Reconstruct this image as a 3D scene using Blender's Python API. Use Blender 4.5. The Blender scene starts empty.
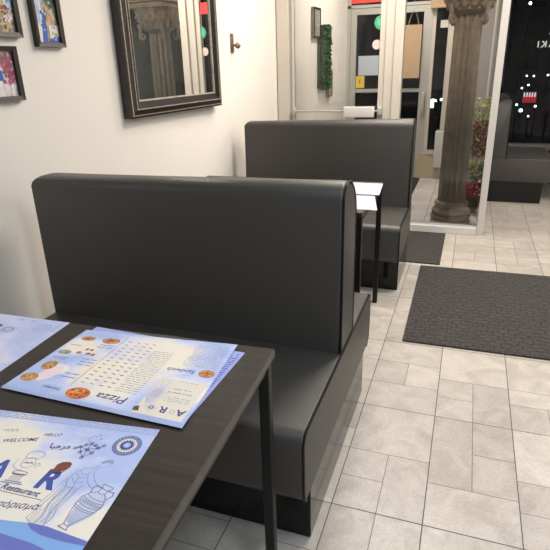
import bpy, bmesh, math, random
from mathutils import Vector, Matrix
sc = bpy.context.scene
COL = sc.collection
PI = math.pi
R = math.radians

# ------------------------------------------------------------ camera, world, exposure
cd = bpy.data.cameras.new('camera')
cam = bpy.data.objects.new('camera', cd); COL.objects.link(cam)
yaw, pitch, roll = -0.34890528, -0.37471368, -0.02834814
fw = Vector((math.sin(yaw)*math.cos(pitch), math.cos(yaw)*math.cos(pitch), math.sin(pitch)))
ri = Vector((math.cos(yaw), -math.sin(yaw), 0)); up = ri.cross(fw)
r2 = ri*math.cos(roll)+up*math.sin(roll); u2 = -ri*math.sin(roll)+up*math.cos(roll)
M = Matrix((r2, u2, -fw)).transposed().to_4x4(); M.translation = Vector((0, 0, 1.385))
cam.matrix_world = M
cd.sensor_width = 36; cd.lens = 530.33/550*36; cd.clip_start = .02; cd.clip_end = 300
sc.camera = cam
wd = bpy.data.worlds.new('night'); sc.world = wd; wd.use_nodes = True
wd.node_tree.nodes['Background'].inputs[0].default_value = (.014, .018, .024, 1)
wd.node_tree.nodes['Background'].inputs[1].default_value = 1.0
sc.view_settings.view_transform = 'Standard'; sc.view_settings.look = 'None'
sc.view_settings.gamma = 1; sc.view_settings.use_curve_mapping = False
sc.view_settings.exposure = 0.47
# ceiling lamps: (x, y, size x, size y, watts, colour)
WARM = (1, .90, .80); NEUT = (1, .93, .86); COOL = (.58, .79, 1)
LAMPS = [(.1, 3.05, .6, .6, 34, WARM), (-.55, 4.1, .6, .6, 22, WARM), (.55, .2, .6, .6, 18, COOL), (-.75, 5.9, .6, .6, 20, WARM), (1.5, 5.0, .6, .6, 34, WARM),
         (2.3, 2.6, .6, .6, 24, (.88, .94, 1)), (2.3, -.6, .6, .6, 16, COOL)]
CEIL = 2.8

# ------------------------------------------------------------ materials
def nodes(name):
    m = bpy.data.materials.new(name); m.use_nodes = True
    nt = m.node_tree; b = nt.nodes['Principled BSDF']; return m, nt, b
def mat(name, col, rough=.5, metal=0, bump=0, bscale=60, var=0, vscale=6, spec=.5, coat=0):
    m, nt, b = nodes(name)
    b.inputs['Base Color'].default_value = (*col, 1); b.inputs['Roughness'].default_value = rough
    b.inputs['Metallic'].default_value = metal; b.inputs['Specular IOR Level'].default_value = spec
    b.inputs['Coat Weight'].default_value = coat
    tc = nt.nodes.new('ShaderNodeTexCoord')
    if bump:
        n = nt.nodes.new('ShaderNodeTexNoise'); n.inputs['Scale'].default_value = bscale; n.inputs['Detail'].default_value = 5
        nt.links.new(tc.outputs['Object'], n.inputs['Vector'])
        bp = nt.nodes.new('ShaderNodeBump'); bp.inputs['Strength'].default_value = bump; bp.inputs['Distance'].default_value = .01
        nt.links.new(n.outputs['Fac'], bp.inputs['Height']); nt.links.new(bp.outputs[0], b.inputs['Normal'])
    if var:
        n = nt.nodes.new('ShaderNodeTexNoise'); n.inputs['Scale'].default_value = vscale; n.inputs['Detail'].default_value = 6
        nt.links.new(tc.outputs['Object'], n.inputs['Vector'])
        r = nt.nodes.new('ShaderNodeValToRGB')
        r.color_ramp.elements[0].position = .3; r.color_ramp.elements[1].position = .7
        r.color_ramp.elements[0].color = (*[c*(1-var) for c in col], 1); r.color_ramp.elements[1].color = (*[min(1, c*(1+var)) for c in col], 1)
        nt.links.new(n.outputs['Fac'], r.inputs[0]); nt.links.new(r.outputs[0], b.inputs['Base Color'])
    return m
def emit(name, col, s):
    m, nt, b = nodes(name); b.inputs['Base Color'].default_value = (*col, 1)
    b.inputs['Emission Color'].default_value = (*col, 1); b.inputs['Emission Strength'].default_value = s; return m
def glassmat(name, tint=(.97, .98, .98), ior=1.45, rough=0.0):
    m = bpy.data.materials.new(name); m.use_nodes = True; nt = m.node_tree; nt.nodes.clear()
    o = nt.nodes.new('ShaderNodeOutputMaterial'); mx = nt.nodes.new('ShaderNodeMixShader')
    t = nt.nodes.new('ShaderNodeBsdfTransparent'); t.inputs[0].default_value = (*tint, 1)
    g = nt.nodes.new('ShaderNodeBsdfGlossy'); g.inputs['Roughness'].default_value = rough
    f = nt.nodes.new('ShaderNodeFresnel'); f.inputs[0].default_value = ior
    nt.links.new(f.outputs[0], mx.inputs[0]); nt.links.new(t.outputs[0], mx.inputs[1]); nt.links.new(g.outputs[0], mx.inputs[2])
    nt.links.new(mx.outputs[0], o.inputs[0]); return m
def wood(name, c0, c1, axis='X', rough=.45, scale=1.0):
    m, nt, b = nodes(name); b.inputs['Roughness'].default_value = rough
    tc = nt.nodes.new('ShaderNodeTexCoord'); mp = nt.nodes.new('ShaderNodeMapping')
    mp.inputs['Scale'].default_value = (3, 90, 90) if axis == 'X' else (90, 3, 90)
    n = nt.nodes.new('ShaderNodeTexNoise'); n.inputs['Scale'].default_value = scale; n.inputs['Detail'].default_value = 6; n.inputs['Roughness'].default_value = .6
    r = nt.nodes.new('ShaderNodeValToRGB'); r.color_ramp.elements[0].position = .35; r.color_ramp.elements[1].position = .7
    r.color_ramp.elements[0].color = (*c0, 1); r.color_ramp.elements[1].color = (*c1, 1)
    nt.links.new(tc.outputs['Object'], mp.inputs[0]); nt.links.new(mp.outputs[0], n.inputs['Vector'])
    nt.links.new(n.outputs['Fac'], r.inputs[0]); nt.links.new(r.outputs[0], b.inputs['Base Color'])
    bp = nt.nodes.new('ShaderNodeBump'); bp.inputs['Strength'].default_value = .15; bp.inputs['Distance'].default_value = .003
    nt.links.new(n.outputs['Fac'], bp.inputs['Height']); nt.links.new(bp.outputs[0], b.inputs['Normal']); return m

WALL = mat('wall_paint', (.76, .72, .66), .75, bump=.04, bscale=90, var=.015, vscale=2)
CEILM = mat('ceiling_paint', (.72, .70, .67), .9)
VINYL = mat('dark_vinyl', (.046, .042, .039), .46, bump=.10, bscale=420, spec=.6)
VINYL_SIDE = mat('vinyl_side', (.060, .056, .052), .38, bump=.10, bscale=420, spec=.6)
PIPE = mat('black_piping', (.005, .005, .005), .45, spec=.25)
PLINTH = mat('black_laminate', (.004, .004, .004), .14, spec=.4)
TABLE = wood('black_ash_top', (.012, .009, .007), (.032, .025, .019), 'X', .45)
TEDGE = mat('table_edge', (.055, .046, .038), .4, var=.2, vscale=30)
METAL = mat('black_powder_coat', (.006, .006, .006), .45, spec=.3)
CREAM = mat('cream_frame', (.58, .53, .46), .4, var=.03)
ALU = mat('aluminium_frame', (.50, .49, .45), .38, metal=.3)
STONE = mat('white_kerb_stone', (.60, .59, .57), .4, var=.08, vscale=5)
GLASS = glassmat('pane_glass'); GLASSF = glassmat('shop_glass', (.93, .95, .96), 1.30)
MIRROR = mat('mirror_silver', (.86, .88, .87), .015, metal=1)
FRBLK = mat('frame_black', (.006, .005, .005), .4, spec=.3)
FRBRN = mat('frame_brown', (.022, .015, .012), .32, var=.4, vscale=25)
GILT = mat('worn_silver_bead', (.42, .37, .31), .4, metal=.5, var=.3, vscale=60)
PICF = mat('picture_frame_brown', (.022, .015, .012), .4)
BRASS = mat('aged_brass', (.28, .22, .14), .4, metal=.8, var=.3, vscale=60)
COLUMN = mat('aged_column', (.27, .205, .14), .8, bump=.3, bscale=45, var=.18, vscale=16)
KRAFT = mat('kraft_paper', (.46, .31, .19), .8, var=.06, vscale=20)
TAN = mat('tan_panel', (.50, .42, .30), .6, var=.06)
WHITE = mat('white_enamel', (.62, .60, .58), .35)
STRING = mat('string', (.55, .5, .42), .8)
ASPH = mat('asphalt', (.02, .02, .022), .75, var=.3, vscale=1)

# floor: colour attribute per printed piece plus veining
def tilemat(name, base, vein):
    m, nt, b = nodes(name); b.inputs['Roughness'].default_value = .36
    tc = nt.nodes.new('ShaderNodeTexCoord'); at = nt.nodes.new('ShaderNodeAttribute'); at.attribute_name = 'tone'
    mp = nt.nodes.new('ShaderNodeVectorMath'); mp.operation = 'ADD'
    sc_ = nt.nodes.new('ShaderNodeVectorMath'); sc_.operation = 'SCALE'; sc_.inputs['Scale'].default_value = 37
    nt.links.new(at.outputs['Color'], sc_.inputs[0]); nt.links.new(tc.outputs['Object'], mp.inputs[0]); nt.links.new(sc_.outputs[0], mp.inputs[1])
    n = nt.nodes.new('ShaderNodeTexNoise'); n.inputs['Scale'].default_value = 7; n.inputs['Detail'].default_value = 8; n.inputs['Distortion'].default_value = 1.2
    n2 = nt.nodes.new('ShaderNodeTexNoise'); n2.inputs['Scale'].default_value = 110; n2.inputs['Detail'].default_value = 3
    nt.links.new(mp.outputs[0], n.inputs['Vector']); nt.links.new(mp.outputs[0], n2.inputs['Vector'])
    r = nt.nodes.new('ShaderNodeValToRGB'); r.color_ramp.elements[0].position = .34; r.color_ramp.elements[1].position = .62
    r.color_ramp.elements[0].color = (*vein, 1); r.color_ramp.elements[1].color = (*base, 1)
    nt.links.new(n.outputs['Fac'], r.inputs[0])
    mx = nt.nodes.new('ShaderNodeMix'); mx.data_type = 'RGBA'; mx.blend_type = 'MULTIPLY'; mx.inputs[0].default_value = 1
    g = nt.nodes.new('ShaderNodeMapRange'); g.inputs['To Min'].default_value = .86; g.inputs['To Max'].default_value = 1.10
    nt.links.new(at.outputs['Fac'], g.inputs['Value']); nt.links.new(r.outputs[0], mx.inputs[6]); nt.links.new(g.outputs[0], mx.inputs[7])
    mx2 = nt.nodes.new('ShaderNodeMix'); mx2.data_type = 'RGBA'; mx2.blend_type = 'MULTIPLY'; mx2.inputs[0].default_value = 1
    g2 = nt.nodes.new('ShaderNodeMapRange'); g2.inputs['From Min'].default_value = .3; g2.inputs['From Max'].default_value = .7
    g2.inputs['To Min'].default_value = .90; g2.inputs['To Max'].default_value = 1.08
    nt.links.new(n2.outputs['Fac'], g2.inputs['Value']); nt.links.new(mx.outputs[2], mx2.inputs[6]); nt.links.new(g2.outputs[0], mx2.inputs[7])
    nt.links.new(mx2.outputs[2], b.inputs['Base Color'])
    bp = nt.nodes.new('ShaderNodeBump'); bp.inputs['Strength'].default_value = .25; bp.inputs['Distance'].default_value = .002
    nt.links.new(n2.outputs['Fac'], bp.inputs['Height']); nt.links.new(bp.outputs[0], b.inputs['Normal'])
    return m
TILE = tilemat('stone_tile', (.47, .43, .385), (.37, .335, .295))
TILE2 = tilemat('pale_stone_tile', (.72, .69, .67), (.60, .575, .56))
GROUT = mat('grout', (.11, .095, .08), .9)
def matmat():
    m, nt, b = nodes('rubber_mat'); b.inputs['Roughness'].default_value = .8
    tc = nt.nodes.new('ShaderNodeTexCoord')
    n = nt.nodes.new('ShaderNodeTexNoise'); n.inputs['Scale'].default_value = 12; n.inputs['Detail'].default_value = 2
    ad = nt.nodes.new('ShaderNodeVectorMath'); ad.operation = 'MULTIPLY_ADD'; ad.inputs[1].default_value = (.07, .06, 0)
    nt.links.new(tc.outputs['Object'], n.inputs['Vector']); nt.links.new(n.outputs['Color'], ad.inputs[0]); nt.links.new(tc.outputs['Object'], ad.inputs[2])
    br = nt.nodes.new('ShaderNodeTexBrick'); br.inputs['Scale'].default_value = 10; br.inputs['Mortar Size'].default_value = .05
    br.inputs['Brick Width'].default_value = .55; br.inputs['Row Height'].default_value = .42; br.inputs['Mortar Smooth'].default_value = .6
    br.inputs['Color1'].default_value = (.55, .55, .55, 1); br.inputs['Color2'].default_value = (.36, .36, .36, 1); br.inputs['Mortar'].default_value = (0, 0, 0, 1)
    nt.links.new(ad.outputs[0], br.inputs['Vector'])
    f = nt.nodes.new('ShaderNodeTexNoise'); f.inputs['Scale'].default_value = 75; f.inputs['Detail'].default_value = 2
    nt.links.new(tc.outputs['Object'], f.inputs['Vector'])
    a = nt.nodes.new('ShaderNodeMath'); a.operation = 'MULTIPLY_ADD'; a.inputs[1].default_value = 1.2
    nt.links.new(f.outputs['Fac'], a.inputs[0]); nt.links.new(br.outputs['Color'], a.inputs[2])
    r = nt.nodes.new('ShaderNodeValToRGB'); r.color_ramp.elements[0].color = (.012, .0115, .011, 1); r.color_ramp.elements[1].color = (.066, .058, .054, 1)
    r.color_ramp.elements[0].position = .3; r.color_ramp.elements[1].position = 1.0
    mr = nt.nodes.new('ShaderNodeMath'); mr.operation = 'MULTIPLY'; mr.inputs[1].default_value = .60
    nt.links.new(a.outputs[0], mr.inputs[0]); nt.links.new(mr.outputs[0], r.inputs[0]); nt.links.new(r.outputs[0], b.inputs['Base Color'])
    bp = nt.nodes.new('ShaderNodeBump'); bp.inputs['Strength'].default_value = 1; bp.inputs['Distance'].default_value = .008
    nt.links.new(a.outputs[0], bp.inputs['Height']); nt.links.new(bp.outputs[0], b.inputs['Normal']); return m
RUBBER = matmat()

# ------------------------------------------------------------ mesh helpers
def box(bm, x0, x1, y0, y1, z0, z1, bev=0, seg=3):
    r = bmesh.ops.create_cube(bm, size=1)
    for v in r['verts']:
        v.co = Vector((x0+(v.co.x+.5)*(x1-x0), y0+(v.co.y+.5)*(y1-y0), z0+(v.co.z+.5)*(z1-z0)))
    if bev:
        es = list({e for v in r['verts'] for e in v.link_edges})
        bmesh.ops.bevel(bm, geom=es, offset=bev, segments=seg, affect='EDGES', profile=.5)
def B(*a, **k):
    bm = bmesh.new(); box(bm, *a, **k); return bm
def prism(bm, pts, a0, a1, axis='x', bev=0, seg=3):
    """polygon pts in the two other axes, extruded along axis"""
    def P(p, a): return {'x': (a, p[0], p[1]), 'y': (p[0], a, p[1]), 'z': (p[0], p[1], a)}[axis]
    v0 = [bm.verts.new(P(p, a0)) for p in pts]; v1 = [bm.verts.new(P(p, a1)) for p in pts]
    n = len(pts); fs = [bm.faces.new(v0), bm.faces.new(v1)]
    cap = list(fs[0].edges)+list(fs[1].edges)
    for i in range(n): bm.faces.new((v0[i], v0[(i+1) % n], v1[(i+1) % n], v1[i]))
    bmesh.ops.recalc_face_normals(bm, faces=bm.faces)
    if bev: bmesh.ops.bevel(bm, geom=cap, offset=bev, segments=seg, affect='EDGES', profile=.5)
def tube(bm, pts, r, n=8, closed=False, cap=True):
    pts = [Vector(p) for p in pts]; rings = []; prev = None
    N = len(pts); rr = r if isinstance(r, (list, tuple)) else [r]*N
    for i, p in enumerate(pts):
        a = pts[i-1] if (i or closed) else p; b = pts[(i+1) % N] if (i < N-1 or closed) else p
        t = (b-a).normalized()
        if prev is None:
            k = Vector((0, 0, 1)) if abs(t.z) < .9 else Vector((1, 0, 0)); u = t.cross(k).normalized()
        else: u = (prev-t*prev.dot(t)).normalized()
        prev = u; w = t.cross(u)
        rings.append([bm.verts.new(p+(u*math.cos(2*PI*j/n)+w*math.sin(2*PI*j/n))*rr[i]) for j in range(n)])
    for i in range(N if closed else N-1):
        A, C = rings[i], rings[(i+1) % N]
        for j in range(n): bm.faces.new((A[j], A[(j+1) % n], C[(j+1) % n], C[j]))
    if cap and not closed: bm.faces.new(rings[0][::-1]); bm.faces.new(rings[-1])
def lathe(bm, prof, n=32, fn=None, cx=0, cy=0, cap=True):
    rings = []
    for r, z in prof:
        rings.append([bm.verts.new((cx+(fn(2*PI*j/n, r, z) if fn else r)*math.cos(2*PI*j/n), cy+(fn(2*PI*j/n, r, z) if fn else r)*math.sin(2*PI*j/n), z)) for j in range(n)])
    for A, C in zip(rings, rings[1:]):
        for j in range(n): bm.faces.new((A[j], A[(j+1) % n], C[(j+1) % n], C[j]))
    if cap: bm.faces.new(rings[0][::-1]); bm.faces.new(rings[-1])
def mk(name, bm, m, parent=None, smooth=False, loc=(0, 0, 0), rot=0, ang=40):
    bmesh.ops.recalc_face_normals(bm, faces=bm.faces)
    me = bpy.data.meshes.new(name); bm.to_mesh(me); bm.free()
    if m: me.materials.append(m)
    o = bpy.data.objects.new(name, me); COL.objects.link(o); o.location = loc; o.rotation_euler = (0, 0, rot)
    if parent: o.parent = parent
    if smooth:
        me.polygons.foreach_set('use_smooth', [True]*len(me.polygons))
        try: me.set_sharp_from_angle(angle=R(ang))
        except Exception: pass
    return o
def tag(o, label, cat, group=None, kind=None):
    if label: o['label'] = label
    if cat: o['category'] = cat
    if group: o['group'] = group
    if kind: o['kind'] = kind
    return o
def thing(name, label, cat, loc=(0, 0, 0), rot=0, group=None):
    o = bpy.data.objects.new(name, None); COL.objects.link(o); o.location = loc; o.rotation_euler = (0, 0, rot)
    o.empty_display_size = .1
    return tag(o, label, cat, group)
def kids(o): return [c for c in list(bpy.data.objects) if c.parent == o]
def dup(o, parent=None, **props):
    c = o.copy(); COL.objects.link(c); c.parent = parent
    for k, v in props.items(): setattr(c, k, v)
    for ch in kids(o): dup(ch, c)
    return c
def struct(name, bm, m, parent=None, **k):
    o = mk(name, bm, m, parent, **k)
    if parent is None: o['kind'] = 'structure'
    return o

# ------------------------------------------------------------ the room
TH = R(2.6)                                            # the left wall runs slightly off the tile grid
PY = 4.68; FY = 7.0                                    # partition and shop front
WX = lambda y: -1.62+(y-4.74)*math.tan(TH)
# floor with printed sub-tiles
TX, TY, X0, Y0 = .2987, .598, -.3158, 1.963
T0 = [(0, 1, .5, 1), (.5, 1, 0, .5), (0, .5, 0, .25), (0, .5, .25, .5)]
T1 = [(0, .5, .33, 1), (.5, 1, .33, .66), (.5, 1, .66, 1), (0, 1, 0, .33)]
T2 = [(0, 1, .66, 1), (0, .5, .33, .66), (.5, 1, .33, .66), (0, 1, 0, .33)]
T3 = [(0, 1, .5, 1), (0, 1, .3, .5), (0, .5, 0, .3), (.5, 1, 0, .3)]
KNOWN = {(0, -1): T0, (1, -1): T1, (0, 0): T2, (1, 0): T0, (2, 0): T3, (2, -1): T0, (1, -2): T3, (0, -2): T1}
def tiles(name, x0, x1, y0, y1, z, m, seed):
    rnd = random.Random(seed); bm = bmesh.new(); tone = bm.faces.layers.float_color.new('tone') if hasattr(bm.faces.layers, 'float_color') else None
    tones = []
    for i in range(math.floor((x0-X0)/TX), math.ceil((x1-X0)/TX)):
        for j in range(math.floor((y0-Y0)/TY), math.ceil((y1-Y0)/TY)):
            T = KNOWN.get((i, j)) or rnd.choice((T0, T1, T2, T3)); fl = (i, j) not in KNOWN and rnd.random() < .5
            for a, b, c, d in T:
                if fl: a, b, c, d = 1-b, 1-a, 1-d, 1-c
                e = [.0018 if v in (0, 1) else .0011 for v in (a, b, c, d)]
                xa, xb = X0+(i+a)*TX+e[0], X0+(i+b)*TX-e[1]; ya, yb = Y0+(j+c)*TY+e[2], Y0+(j+d)*TY-e[3]
                xa, xb, ya, yb = max(xa, x0), min(xb, x1), max(ya, y0), min(yb, y1)
                if xb-xa < .004 or yb-ya < .004: continue
                bm.faces.new([bm.verts.new(p) for p in ((xa, ya, z), (xb, ya, z), (xb, yb, z), (xa, yb, z))]); tones.append(rnd.random())
    me = bpy.data.meshes.new(name); bm.to_mesh(me); bm.free(); me.materials.append(m)
    if 'tone' in me.attributes: me.attributes.remove(me.attributes['tone'])
    at = me.attributes.new('tone', 'FLOAT_COLOR', 'FACE')
    for k, t in enumerate(tones): at.data[k].color = (t, t, t, 1)
    o = bpy.data.objects.new(name, me); COL.objects.link(o); return o
fl = struct('floor', B(-1.95, 3.5, -3, FY+.05, -.1, -.0012), GROUT)
t = tiles('floor_tiles', -1.9, 3.5, -3, FY, 0, TILE, 5); t.parent = fl
vf = struct('floor_vestibule', B(-1.62, .17, PY+.06, FY-.02, -.0005, .008), GROUT); vf['kind'] = 'structure'
t = tiles('floor_tiles', -1.55, .16, PY+.08, FY-.02, .0095, TILE2, 9); t.parent = vf
struct('ceiling', B(-1.95, 3.5, -3, FY+.1, CEIL, CEIL+.1), CEILM)
bm = bmesh.new(); prism(bm, [(WX(-3), -3), (WX(FY+.1), FY+.1), (WX(FY+.1)-.12, FY+.1), (WX(-3)-.12, -3)], 0, CEIL, 'z')
struct('wall_left', bm, WALL)
struct('wall_right', B(3.5, 3.62, -3, FY+.1, 0, CEIL), WALL)
struct('wall_back', B(-2.2, 3.62, -3.12, -3, 0, CEIL), WALL)

# ---- glazed partition at y = PY
d = struct('door_1', B(-1.615, -1.512, PY-.03, PY+.06, 0, CEIL), CREAM)                # wall jamb
mk('door_stop', B(-1.512, -1.490, PY, PY+.04, 0, 2.3), ALU, d)
mk('door_stile', B(-.745, -.700, PY-.012, PY+.028, .012, 2.3), CREAM, d)
mk('door_stile', B(-1.488, -1.470, PY-.012, PY+.028, .012, 2.3), CREAM, d)
mk('bottom_rail', B(-1.470, -.745, PY-.012, PY+.028, .012, .16), CREAM, d)
mk('top_rail', B(-1.470, -.745, PY-.012, PY+.028, 2.2, 2.3), CREAM, d)
mk('glass_pane', B(-1.470, -.745, PY+.004, PY+.010, .16, 2.2), GLASS, d)
bm = bmesh.new(); tube(bm, [(-1.47, PY-.048, 1.015), (-.70, PY-.048, 1.015)], .009, 8)
box(bm, -1.475, -1.445, PY-.07, PY-.01, 0.99, 1.04, .004); box(bm, -.735, -.70, PY-.07, PY-.01, .985, 1.045, .004)
pb = mk('push_bar', bm, ALU, d, True)
mk('push_pad', B(-1.020, -.762, PY-.075, PY-.03, .965, 1.052, .006), WHITE, pb, True)
struct('trim_1', B(-.697, -.630, PY-.03, PY+.07, 0, CEIL), CREAM)
struct('trim_2', B(-.626, -.556, PY-.05, PY+.05, 0, CEIL), CREAM)
struct('trim_3', B(-1.62, -.556, PY-.03, PY+.06, 2.32, 2.42), CREAM)
struct('trim_4', B(-.556, .14, PY-.05, PY+.09, 0, .062, .004), STONE)                    # kerb
w = struct('window_1', B(-.556, .14, PY-.01, PY+.03, .062, .076), ALU)
mk('glass_pane', B(-.556, .14, PY+.004, PY+.012, .076, CEIL-.05), GLASS, w)
mk('top_rail', B(-.556, .14, PY-.01, PY+.03, CEIL-.05, CEIL), ALU, w)
bm = bmesh.new(); box(bm, .143, .197, PY-.03, PY+.05, 0, CEIL, .004); tr = struct('trim_5', bm, mat('pale_grey_frame', (.52, .50, .47), .4))
# side return of the vestibule
w = struct('window_2', B(.150, .176, PY+.05, FY-.06, 0, .10), STONE)
mk('glass_pane', B(.160, .166, PY+.05, FY-.06, .10, CEIL-.05), GLASS, w)
mk('top_rail', B(.150, .176, PY+.05, FY-.06, CEIL-.05, CEIL), CREAM, w)
struct('trim_6', B(.148, .190, FY-.14, FY-.06, 0, CEIL, .003), CREAM)

# ---- shop front at y = FY
wf = struct('wall_front', B(-.585, .20, FY-.014, FY+.14, 0, .31), TAN)
mk('wall_panel', B(-.22, .20, FY, FY+.10, .31, CEIL), mat('grey_panel', (.30, .29, .28), .6), wf)
mk('wall_panel', B(.20, 3.5, FY+.02, FY+.14, 0, .44), mat('dark_riser', (.05, .05, .05), .6), wf)
def leaf(n, x0, x1, fl, fr, hinge):
    d = struct('door_%d' % n, B(x0, x0+fl, FY, FY+.05, .01, 2.0), ALU)
    mk('door_stile', B(x1-fr, x1, FY, FY+.05, .01, 2.0), ALU, d)
    mk('top_rail', B(x0+fl, x1-fr, FY, FY+.05, 1.93, 2.0), ALU, d)
    mk('middle_rail', B(x0+fl, x1-fr, FY, FY+.05, 1.05, 1.092), ALU, d)
    mk('bottom_rail', B(x0+fl, x1-fr, FY, FY+.05, .01, .22), ALU, d)
    mk('glass_pane', B(x0+fl, x1-fr, FY+.02, FY+.027, .22, 1.93), GLASSF, d)
    return d
d1 = d; d2 = leaf(2, -1.475, -.985, .07, .085, 0); d3 = leaf(3, -.975, -.52, .13, .10, 1)
mk('door_handle', B(-1.105, -1.055, FY-.06, FY-.005, .87, 1.17, .012), ALU, d2, True)
mk('door_handle', B(-.585, -.545, FY-.06, FY-.005, .80, 1.05, .012), ALU, d3, True)
struct('trim_8', B(-1.53, -.36, FY-.01, FY+.06, 2.003, 2.035), ALU)
struct('trim_9', B(-1.53, -1.478, FY-.01, FY+.06, 0, 2.75), ALU)
struct('trim_10', B(-.518, -.478, FY-.01, FY+.06, .0, 2.75), CREAM)
w = struct('window_3', B(-.34, -.22, FY-.01, FY+.06, .31, CEIL), CREAM)
mk('window_sill', B(-.478, -.34, FY-.03, FY+.06, .31, .36), CREAM, w)
mk('glass_pane', B(-.478, -.34, FY+.02, FY+.027, .36, 2.0), GLASSF, w)
w = struct('window_4', B(-1.478, -.36, FY+.02, FY+.027, 2.035, 2.75), GLASSF)
mk('window_frame', B(-1.53, .2, FY-.01, FY+.06, 2.75, CEIL), ALU, w)
# stickers and papers on the door glass
def disc(bm, cx, cz, r, y, t=.0008, n=28):
    prism(bm, [(cx+r*math.cos(2*PI*k/n), cz+r*math.sin(2*PI*k/n)) for k in range(n)], y-t, y, 'y')
gy = FY+.0195
o = mk('paper_notice', B(-1.375, -1.125, gy-.001, gy, 1.25, 1.475), mat('pale_blue_paper', (.47, .53, .60), .6), d2); o['label'] = 'pale blue-white paper notice'
o = mk('sticker', B(-1.402, -1.293, gy-.001, gy, 1.105, 1.245), mat('yellow_sticker', (.75, .52, .06), .5), d2); o['label'] = 'yellow square sticker'
mk('sticker_print', B(-1.36, -1.345, gy-.002, gy-.001, 1.15, 1.205), mat('olive_print', (.22, .16, .03), .6), o)
py = PY+.0035
bm = bmesh.new(); disc(bm, -.772, 1.527, .036, py); o = mk('sticker', bm, mat('pink_sticker', (.66, .54, .52), .5), d1); o['label'] = 'round pale pink sticker'
bm = bmesh.new(); disc(bm, -.745, 1.688, .052, py-.0004, n=32); o = mk('sticker', bm, mat('green_sticker', (.06, .36, .20), .5), d1); o['label'] = 'round green sticker'
bm = bmesh.new(); disc(bm, -.745, 1.688, .030, py-.0014); mk('sticker_print', bm, mat('green_sticker_mid', (.16, .50, .32), .5), o)
o = mk('sticker', B(-.99, -.748, py-.001, py, 1.835, 1.93), mat('red_sticker', (.60, .045, .035), .5), d1); o['label'] = 'red rectangular sticker'
o = mk('paper_notice', B(-.430, -.345, gy-.001, gy, 1.75, 1.83), mat('cream_paper', (.62, .60, .52), .6), w)

# big right-hand shop window with its mirrored lettering
w = struct('window_5', B(.20, 3.5, FY-.18, FY+.14, .41, .45, .004), mat('window_ledge', (.16, .155, .15), .4))
mk('glass_pane', B(.20, 3.5, FY+.03, FY+.038, .45, 2.5), GLASSF, w)
mk('window_frame', B(.20, 3.5, FY, FY+.07, 2.5, CEIL), CREAM, w)
mk('window_frame', B(.192, .222, FY, FY+.07, .45, 2.5), METAL, w)
mk('window_frame', B(2.30, 2.36, FY, FY+.07, .45, 2.5), METAL, w)
def textmesh(body, size, mat4, m, name, parent, bold=0, track=1, align='LEFT', shear=0):
    c = bpy.data.curves.new(name, 'FONT'); c.body = body; c.size = size; c.offset = bold; c.space_character = track; c.align_x = align; c.shear = shear
    c.resolution_u = 3
    o = bpy.data.objects.new(name, c); COL.objects.link(o); bpy.context.view_layer.update()
    me = bpy.data.meshes.new_from_object(o.evaluated_get(bpy.context.evaluated_depsgraph_get()))
    bpy.data.objects.remove(o); me.name = name; me.transform(mat4); me.materials.clear(); me.materials.append(m)
    r = bpy.data.objects.new(name, me); COL.objects.link(r); r.parent = parent; return r
LETTER = mat('white_vinyl_letters', (.70, .70, .68), .6)
RX = Matrix.Rotation(PI, 4, 'Z') @ Matrix.Rotation(PI/2, 4, 'X')
for body, z, cx in (('PIZZA', 1.765, 0.895), ('PASTA', 1.635, 0.895), ('SOUVLAKI', 1.505, 0.895)):
    textmesh(body, .090, Matrix.Translation((cx, FY+.0285, z)) @ RX, LETTER, 'window_lettering', w, .002, 1.42, 'CENTER')
o = mk('window_poster', B(1.52, 1.98, FY+.026, FY+.028, 2.10, 2.42), mat('poster_paper', (.50, .58, .68), .5, var=.5, vscale=14), w)

# ------------------------------------------------------------ ceiling lamps
DIFF = emit('lamp_diffuser', (1, .92, .82), 5.0)
for i, (x, y, sx, sy, W, c) in enumerate(LAMPS):
    t = thing('ceiling_light', 'square recessed white ceiling light panel '+('over the second table between the booths', 'over the seat before the glass partition', 'above the near table', 'inside the glazed vestibule', 'by the shop window with lettering', 'over the right-hand floor', 'over the back right corner')[i],
              'ceiling light', (x, y, CEIL))
    bm = bmesh.new(); hx, hy = sx/2, sy/2
    for a in ((-hx-.03, hx+.03, -hy-.03, -hy), (-hx-.03, hx+.03, hy, hy+.03), (-hx-.03, -hx, -hy, hy), (hx, hx+.03, -hy, hy)): box(bm, *a, -.025, -.0005)
    mk('lamp_frame', bm, WHITE, t)
    mk('diffuser', B(-hx, hx, -hy, hy, -.012, -.0005), DIFF, t)
    ld = bpy.data.lights.new('lamp', 'AREA'); ld.shape = 'RECTANGLE'; ld.size = sx; ld.size_y = sy; ld.energy = W; ld.color = c
    lo = bpy.data.objects.new('lamp', ld); COL.objects.link(lo); lo.parent = t; lo.location = (0, 0, -.03)

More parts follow.
